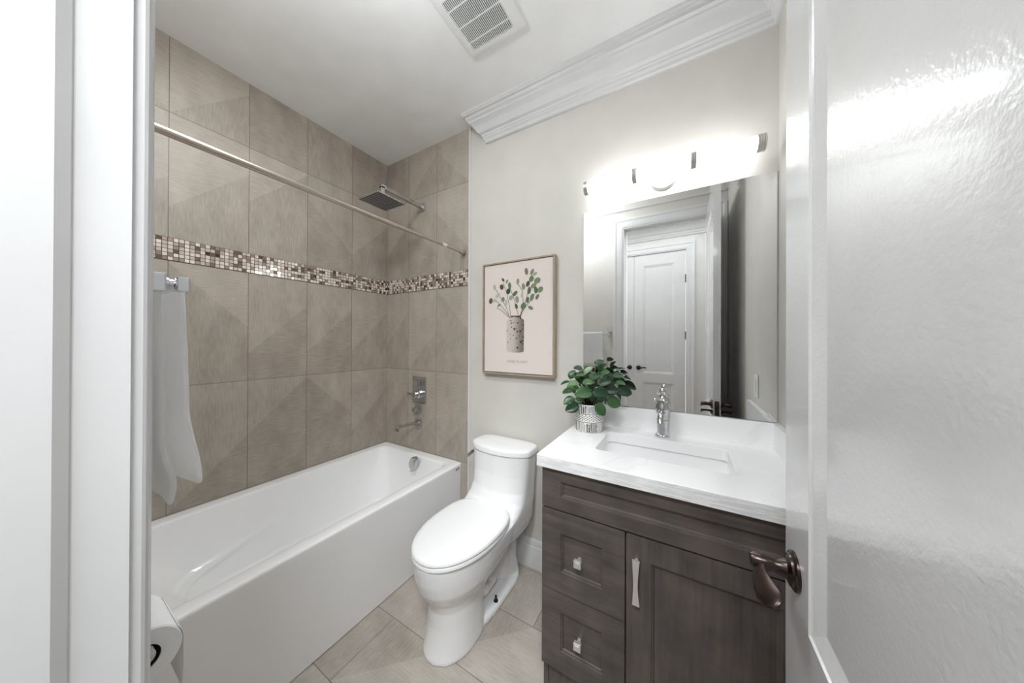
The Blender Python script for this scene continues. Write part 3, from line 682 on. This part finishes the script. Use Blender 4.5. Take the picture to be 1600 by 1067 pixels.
for s0, s1 in ((LX0, 1.721), (1.927, 1.948), (2.161, 2.183), (2.381, LX1)):
    n_ = 4; w = (s1-s0)/n_; pf = []
    for i in range(n_): pf += [(LR+.0005, s0+w*i), (LR+.003, s0+w*(i+.2)), (LR+.003, s0+w*(i+.75)), (LR+.0005, s0+w*(i+1)-.0002)]
    mb = MB(); mb.lathe(pf, (0, LY, LZ), 'x', 32); part('metal_band', mb, 'satin', vl, 25)

# ------------------------------------------------------------------ ceiling vent
vt = thing('exhaust_vent', 'square white exhaust fan grille on the ceiling', 'ceiling vent', (1.355, -.545, H))
VXa, VXb, VYa, VYb = 1.198, 1.512, -.712, -.392
mb = MB(); ga = (1.236, 1.460, -.655, -.420)
zt = H-.016
mb.loft([rrect(VXa, VXb, VYa, VYb, .022, H, 6), rrect(VXa, VXb, VYa, VYb, .022, H-.008, 6), rrect(VXa+.004, VXb-.004, VYa+.004, VYb-.004, .02, H-.014, 6), rrect(VXa+.010, VXb-.010, VYa+.010, VYb-.010, .018, zt, 6),
         rrect(ga[0], ga[1], ga[2], ga[3], .001, zt, 6), rrect(ga[0], ga[1], ga[2], ga[3], .001, H-.003, 6)], False, False)
part('cover', mb, 'plastic', vt, 35)
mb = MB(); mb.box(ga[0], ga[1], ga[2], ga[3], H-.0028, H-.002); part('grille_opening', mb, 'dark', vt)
mb = MB(); ns = 27
for i in range(ns):
    x = ga[0] + (ga[1]-ga[0])*(i+.5)/ns; mb.box(x-.0019, x+.0019, ga[2], ga[3], H-.0155, H-.0125)
for y in (-.462, -.537, -.612): mb.box(ga[0], ga[1], y-.0018, y+.0018, H-.0157, H-.0122)
part('grille_slats', mb, 'plastic', vt)

# ------------------------------------------------------------------ framed print
PX0, PX1, PZ0, PZ1 = 1.010, 1.510, 1.138, 1.840
pc = thing('framed_picture', 'framed print of leafy branches in a speckled vase, hung above the toilet', 'picture', (1.26, 0, PZ0))
F_ = lambda k, y: [(PX0+k, y, PZ0+k), (PX1-k, y, PZ0+k), (PX1-k, y, PZ1-k), (PX0+k, y, PZ1-k)]
mb = MB(); mb.loft([F_(0, -.001), F_(0, -.036), F_(.009, -.036), F_(.009, -.024)], False, False); part('frame', mb, 'frame', pc)
mb = MB(); mb.box(PX0+.004, PX1-.004, -.031, -.004, PZ0+.004, PZ1-.004)
mb = MB(); mb.box(PX0+.013, PX1-.013, -.030, -.004, PZ0+.013, PZ1-.013); pap = part('print', mb, 'print', pc)
mb = MB(); mb.box(PX0+.0095, PX1-.0095, -.018, -.006, PZ0+.0095, PZ1-.0095); part('backing', mb, 'dark', pc)
def flat(mb, pts, y): mb.face([mb.bm.verts.new((x, y, z)) for x, z in pts])
YP = -.0306
vb, vtp, vl_, vr_ = 1.285, 1.484, 1.190, 1.312
pts = []
for i in range(9): a = PI + PI*i/8; pts.append(((vl_+vr_)/2 + (vr_-vl_)/2*math.cos(a), vb + .010*math.sin(a)))
pts += [(vr_+.001, vtp-.02), (vr_-.004, vtp-.006), (vr_-.018, vtp), (vr_-.022, vtp+.015), (vl_+.030, vtp+.018), (vl_+.022, vtp), (vl_+.004, vtp-.008), (vl_-.001, vtp-.022)]
mb = MB(); flat(mb, pts, YP); part('printed_vase', mb, 'vase', pap)
mb = MB(); flat(mb, [(vl_+.030, vtp+.018), (vr_-.022, vtp+.015), (vr_-.03, vtp+.008), (vl_+.036, vtp+.010)], YP-.0002); flat(mb, [(vr_-.055, vtp+.006), (vr_-.022, vtp+.008), (vr_-.022, vtp+.015), (vr_-.055, vtp+.012)], YP-.0002)
part('printed_vase_mouth', mb, 'pstem', pap)
rnd = random.Random(11)
# picture-plane coordinates from the print (u right 0..1, v up 0..1)
U = lambda u: PX0 + .009 + u*(PX1-PX0-.018)
V = lambda v: PZ0 + .009 + v*(PZ1-PZ0-.018)
stems = [[(.41, .50), (.33, .57), (.22, .65), (.11, .67)], [(.40, .50), (.35, .60), (.25, .70), (.18, .78)], [(.42, .50), (.40, .60), (.36, .72), (.30, .82)], [(.55, .50), (.60, .62), (.58, .74), (.52, .80)],
         [(.53, .50), (.62, .58), (.72, .66), (.80, .74)], [(.56, .50), (.64, .66), (.68, .78), (.72, .88)], [(.54, .50), (.50, .58), (.47, .66), (.40, .78)], [(.40, .50), (.28, .57), (.20, .60)]]
ms = MB()
for st in stems:
    w = .0016
    for (a0, b0), (a1, b1) in zip(st, st[1:]):
        p, q = Vector((U(a0), V(b0))), Vector((U(a1), V(b1))); dd = (q-p).normalized(); n_ = Vector((-dd.y, dd.x))*w
        flat(ms, [(p+n_)[:], (p-n_)[:], (q-n_)[:], (q+n_)[:]], YP-.0003)
part('printed_stems', ms, 'pstem', pap)
mlf = MB()
leaves = [(.11, .665, .030, 80), (.17, .665, .030, 20), (.17, .79, .028, 95), (.22, .71, .034, 30), (.28, .785, .028, 110), (.30, .85, .022, 130), (.36, .83, .022, 60), (.40, .79, .034, 95), (.38, .74, .030, 70), (.48, .715, .034, 40), (.51, .66, .036, 100),
          (.35, .64, .030, 95), (.30, .67, .026, 80), (.52, .82, .030, 85), (.60, .77, .032, 95), (.66, .79, .030, 70), (.71, .83, .030, 60), (.72, .89, .030, 60), (.76, .87, .024, 30), (.64, .90, .034, 100), (.79, .81, .034, 20), (.74, .77, .036, 35), (.68, .73, .034, 80),
          (.77, .73, .034, 100), (.83, .73, .032, 40), (.72, .67, .036, 70), (.79, .67, .028, 60), (.66, .65, .030, 80), (.60, .60, .034, 50), (.70, .58, .028, 150), (.50, .60, .028, 110), (.58, .70, .024, 70), (.42, .68, .026, 60), (.24, .62, .022, 30)]
for k, (u, v, L, an) in enumerate(leaves):
    c = Vector((U(u), V(v))); a = math.radians(an); d1 = Vector((math.cos(a), math.sin(a))); d2 = Vector((-d1.y, d1.x)); wd_ = .55 if k % 4 else .8
    flat(mlf, [tuple(c + d1*(L*.62*math.cos(2*PI*i/14)) + d2*(L*.62*wd_*math.sin(2*PI*i/14))) for i in range(14)], YP-.0005-.00002*k)
part('printed_leaves', mlf, 'pleaf', pap)
for word, cx in (('VASE', 1.222), ('PLANT', 1.300)):
    fc = bpy.data.curves.new('printed_word', 'FONT'); fc.body = word; fc.size = .022; fc.align_x = 'CENTER'; fc.space_character = 1.25; fc.extrude = .0001
    fo = bpy.data.objects.new('tmp_text', fc); COL.objects.link(fo); bpy.context.view_layer.update()
    me = bpy.data.meshes.new_from_object(fo.evaluated_get(bpy.context.evaluated_depsgraph_get())); bpy.data.objects.remove(fo)
    me.transform(Matrix.Translation((cx, YP-.0004, 1.213)) @ Matrix.Rotation(PI/2, 4, 'X')); me.materials.clear(); me.materials.append(M['ink'])
    tx = bpy.data.objects.new('printed_word', me); COL.objects.link(tx); tx.parent = pap

# ------------------------------------------------------------------ potted plant
QX, QY, QZ = 1.740, -.150, CZ
M['pot'] = pot_mat(QX, QY, QZ)
pl = thing('potted_plant', 'round leafed green plant in a black and white patterned pot on the countertop', 'plant', (QX, QY, QZ))
mb = MB(); mb.lathe([(.0, .0005), (.062, .0005), (.066, .004), (.068, .02), (.068, .11), (.066, .128), (.064, .132), (.061, .130), (.060, .108), (0, .108)], (QX, QY, QZ), 'z', 56, False, False); pot = part('pot', mb, 'pot', pl, 40)
mb = MB(); mb.lathe([(.0605, .106), (.0605, .112), (.03, .118), (0, .119)], (QX, QY, QZ), 'z', 32, True, False); part('soil', mb, 'soil', pl, 60)
RV = Vector((math.cos(YAW), math.sin(YAW), 0)); TV = Vector((math.sin(YAW), -math.cos(YAW), 0))    # across and towards the doorway
# leaf list: across (m), height above the counter (m), towards the viewer (m), length, tip direction in that plane (deg), openness 0..1
S = .00046
zl = [(545, 150, .0, 95, 20, .55), (310, 215, .01, 105, 170, .5), (590, 200, .0, 95, 60, .2), (575, 255, .02, 130, 15, .5), (475, 290, .03, 120, 20, .6), (330, 285, .02, 100, 175, .35), (750, 242, -.02, 95, 15, .15), (735, 290, .01, 110, 5, .55), (800, 318, -.01, 100, -20, .3),
      (165, 362, .03, 105, 195, .15), (255, 365, .04, 110, 185, .45), (400, 350, .05, 130, 10, .45), (560, 345, .05, 150, 15, .6), (745, 362, .03, 100, -5, .5), (190, 452, .03, 120, 190, .4), (335, 452, .07, 185, 185, .6), (505, 445, .08, 165, -10, .85), (630, 425, .06, 150, 0, .7),
      (782, 445, .03, 165, -15, .85), (195, 540, .05, 130, 205, .45), (218, 598, .07, 150, 205, .9), (652, 550, .06, 165, -15, .85), (495, 612, .09, 150, -45, .9), (655, 360, .0, 120, 10, .5), (430, 235, -.01, 110, 40, .4), (305, 525, .05, 120, 200, .5), (455, 500, .03, 130, 260, .5),
      (420, 400, .02, 120, 150, .5), (610, 300, -.02, 120, 30, .5), (530, 225, .02, 90, 100, .4), (690, 410, .0, 110, -30, .4), (250, 300, -.01, 90, 150, .35), (370, 380, .0, 110, 120, .5), (540, 520, .02, 110, -80, .5)]
rnd = random.Random(8)
for k in range(16): zl.append((rnd.uniform(230, 660), rnd.uniform(270, 500), rnd.uniform(-.05, .015), rnd.uniform(90, 130), rnd.uniform(-30, 210), rnd.uniform(.3, .7)))
lf = MB(); stm = MB(); rnd = random.Random(5)
for u, v, dpt, L, an, op in zl:
    c = Vector((QX, QY, QZ)) + RV*((u-436)*S) + Vector((0, 0, .128+(590-v)*S)) + TV*(dpt+.0)
    L = L*S; a = math.radians(an); ax1 = (RV*math.cos(a) + Vector((0, 0, 1))*math.sin(a) + TV*rnd.uniform(-.1, .25)).normalized()
    nrm = (TV*op + Vector((0, 0, 1))*(1.15-op) + RV*rnd.uniform(-.2, .2)); nrm = (nrm - ax1*nrm.dot(ax1)).normalized(); ax2 = ax1.cross(nrm)
    rows = []; NN = 9
    for i in range(NN+1):
        t = i/NN; w = L*.37*math.sin(PI*min(1, .04+.96*t**.85))**.62*(1 if t < .98 else .3)
        if i == 0: w = L*.03
        q = c + ax1*(L*(t-.5)) - nrm*(L*.22*(t-.35)**2)
        rows.append([q + ax2*(w*s_) + nrm*(w*.30*abs(s_)**1.6 - (.03*L if s_ == 0 else 0)*.3) for s_ in (-1, -.6, -.25, 0, .25, .6, 1)])
    for r_ in rows:
        for p in r_: p.y = min(p.y, -.026 if p.z < 1.02 else -.010)
    R0 = [[lf.bm.verts.new(p) for p in r_] for r_ in rows]
    for A_, B_ in zip(R0, R0[1:]):
        for i in range(6): lf.face((A_[i], A_[i+1], B_[i+1], B_[i]))
    b0 = c - ax1*(L*.5); rt = Vector((QX, QY, QZ+.112)) + RV*rnd.uniform(-.02, .02) + TV*rnd.uniform(-.02, .02)
    mid = rt.lerp(b0, .5) + Vector((0, 0, .015))
    for p in (mid, b0): p.y = min(p.y, -.014)
    stm.tube([rt, mid, b0], [.0022, .0018, .0013], 6)
fo = part('foliage', lf, 'leaf', pl, 180)
sd = fo.modifiers.new('thickness', 'SOLIDIFY'); sd.thickness = .0009
part('stems', stm, 'stem', pl, 180)

# ------------------------------------------------------------------ towel bar, towel, paper holder, switch
BX, BZ, BD = CAM.x-.63, 1.428, .062
tb = thing('towel_bar', 'chrome towel bar with square posts on the wall beside the doorway', 'towel bar', (1.2, YF, BZ))
def post(x, z, parent, s=1):
    mb = MB(); mb.box(x-.0145, x+.0145, YF, YF+.010, z-.020, z+.020, .002); mb.box(x-.013, x+.013, YF+.008, YF+.046, z-.013, z+.013, .002)
    mb.lathe([(.008, .046), (.008, .049), (.006, .050), (.006, .054), (.0085, .055), (.0085, .0565)], (x, YF, z), 'y', 18)
    mb.box(x-.0095, x+.0095, YF+.056, YF+.069, z-.0105, z+.0105, .0015); part('post', mb, 'chrome', parent)
post(BX, BZ, tb); post(BX-.50, BZ, tb)
mb = MB(); mb.box(BX-.50, BX, YF+.0585, YF+.0665, BZ-.004, BZ+.004, .001); part('bar', mb, 'chrome', tb)
tw = MB(); nx, nz = 26, 60
x0, x1 = BX-.30, BX-.060
def towel_pt(u, s):
    """u along the bar, s along the cloth: back fall, over the bar, front fall"""
    Lb, Lf, rr_ = .338, .318, .0125
    x = x0 + (x1-x0)*u; tot = Lb + PI*rr_ + Lf; d_ = s*tot
    if d_ < Lb:
        fall = Lb-d_; y = -rr_; z = -fall
        y += .003*math.sin(u*9+1)*fall/.3 + .006*sm(.02, .2, fall)*u + .012*sm(.24, .31, fall)*u - .004*sm(.31, .338, fall)
    elif d_ < Lb + PI*rr_:
        a = (d_-Lb)/rr_; y = -rr_*math.cos(a); z = rr_*math.sin(a)*.75
        fall = 0
    else:
        fall = d_-Lb-PI*rr_; y = rr_; z = -fall
        y += (.003*math.sin(u*7+.5) + .003*u)*sm(0, .2, fall) + .014*sm(.19, .31, fall)*u**1.5
    x += (u-.5)*.015*fall/.3 + .0025*math.sin(fall*26)*(u > .9)
    return Vector((x, YF+.0625+y, BZ+z+.001))
g = [[tw.bm.verts.new(towel_pt(i/nx, j/nz)) for i in range(nx+1)] for j in range(nz+1)]
for j in range(nz):
    for i in range(nx): tw.face((g[j][i], g[j][i+1], g[j+1][i+1], g[j+1][i]))
to = tag(tw.build('hand_towel', M['towel'], None, 180), 'white terry hand towel folded over the chrome bar', 'towel')
sd = to.modifiers.new('thickness', 'SOLIDIFY'); sd.thickness = .0075; sd.offset = 0
subsurf(to, 1)
HX = CAM.x - .72; HD = CAM.y + .102 - YF; HZ = .858
ph = thing('paper_holder', 'chrome toilet paper holder on the wall below the towel', 'paper holder', (HX, YF, HZ))
mb = MB(); mb.box(HX-.155, HX-.125, YF, YF+.010, HZ-.022, HZ+.022, .002); mb.box(HX-.147, HX-.133, YF+.008, YF+HD+.008, HZ-.008, HZ+.008, .002); part('post', mb, 'chrome', ph)
mb = MB(); mb.lathe([(.009, -.14), (.009, .0), (.013, .001), (.013, .010), (.0, .011)], (HX, YF+HD, HZ), 'x', 20, True, False); part('roll_bar', mb, 'chrome', ph, 40)
tp = thing('toilet_paper_roll', 'white toilet paper roll hanging on the chrome holder', 'toilet paper', (HX-.06, YF+HD, HZ-.011))
mb = MB(); zc = HZ - .0105; RR, RI = .044, .0205
mb.lathe([(RI, -.115), (RR-.002, -.115), (RR, -.113), (RR, -.006), (RR-.002, -.004), (RI, -.004), (RI, -.115)], (HX, YF+HD, zc), 'x', 48, False, False); part('paper', mb, 'paper', tp, 40)
mb = MB(); mb.lathe([(RI-.001, -.114), (RI, -.114), (RI, -.0055), (RI-.001, -.0055), (RI-.001, -.114)], (HX, YF+HD, zc), 'x', 32, False, False); part('core', mb, 'card', tp, 40, 'dark cardboard core')
mb = MB(); pts = []
for i in range(7): a = math.radians(30 - 30*i/6); pts.append((RR*math.cos(a)+.0008, RR*math.sin(a)))
pts += [(RR+.001, -.02), (RR+.001, -.050), (RR-.001, -.082)]
mb.loft([[(HX-.005, YF+HD+a_, zc+b_) for a_, b_ in pts], [(HX-.113, YF+HD+a_, zc+b_) for a_, b_ in pts]], False, False, False)
sh_ = part('loose_sheet', mb, 'paper', tp, 180); sd = sh_.modifiers.new('thickness', 'SOLIDIFY'); sd.thickness = .0006
sw = thing('light_switch', 'white switch plate on the wall at the vanity end, seen in the mirror', 'light switch', (XR, -.40, 1.116))
mb = MB(); mb.box(XR-.006, XR, -.440, -.360, 1.056, 1.176, .003); part('plate', mb, 'plastic', sw)
mb = MB(); mb.box(XR-.010, XR-.005, -.417, -.383, 1.083, 1.149, .002); part('rocker', mb, 'plastic', sw)
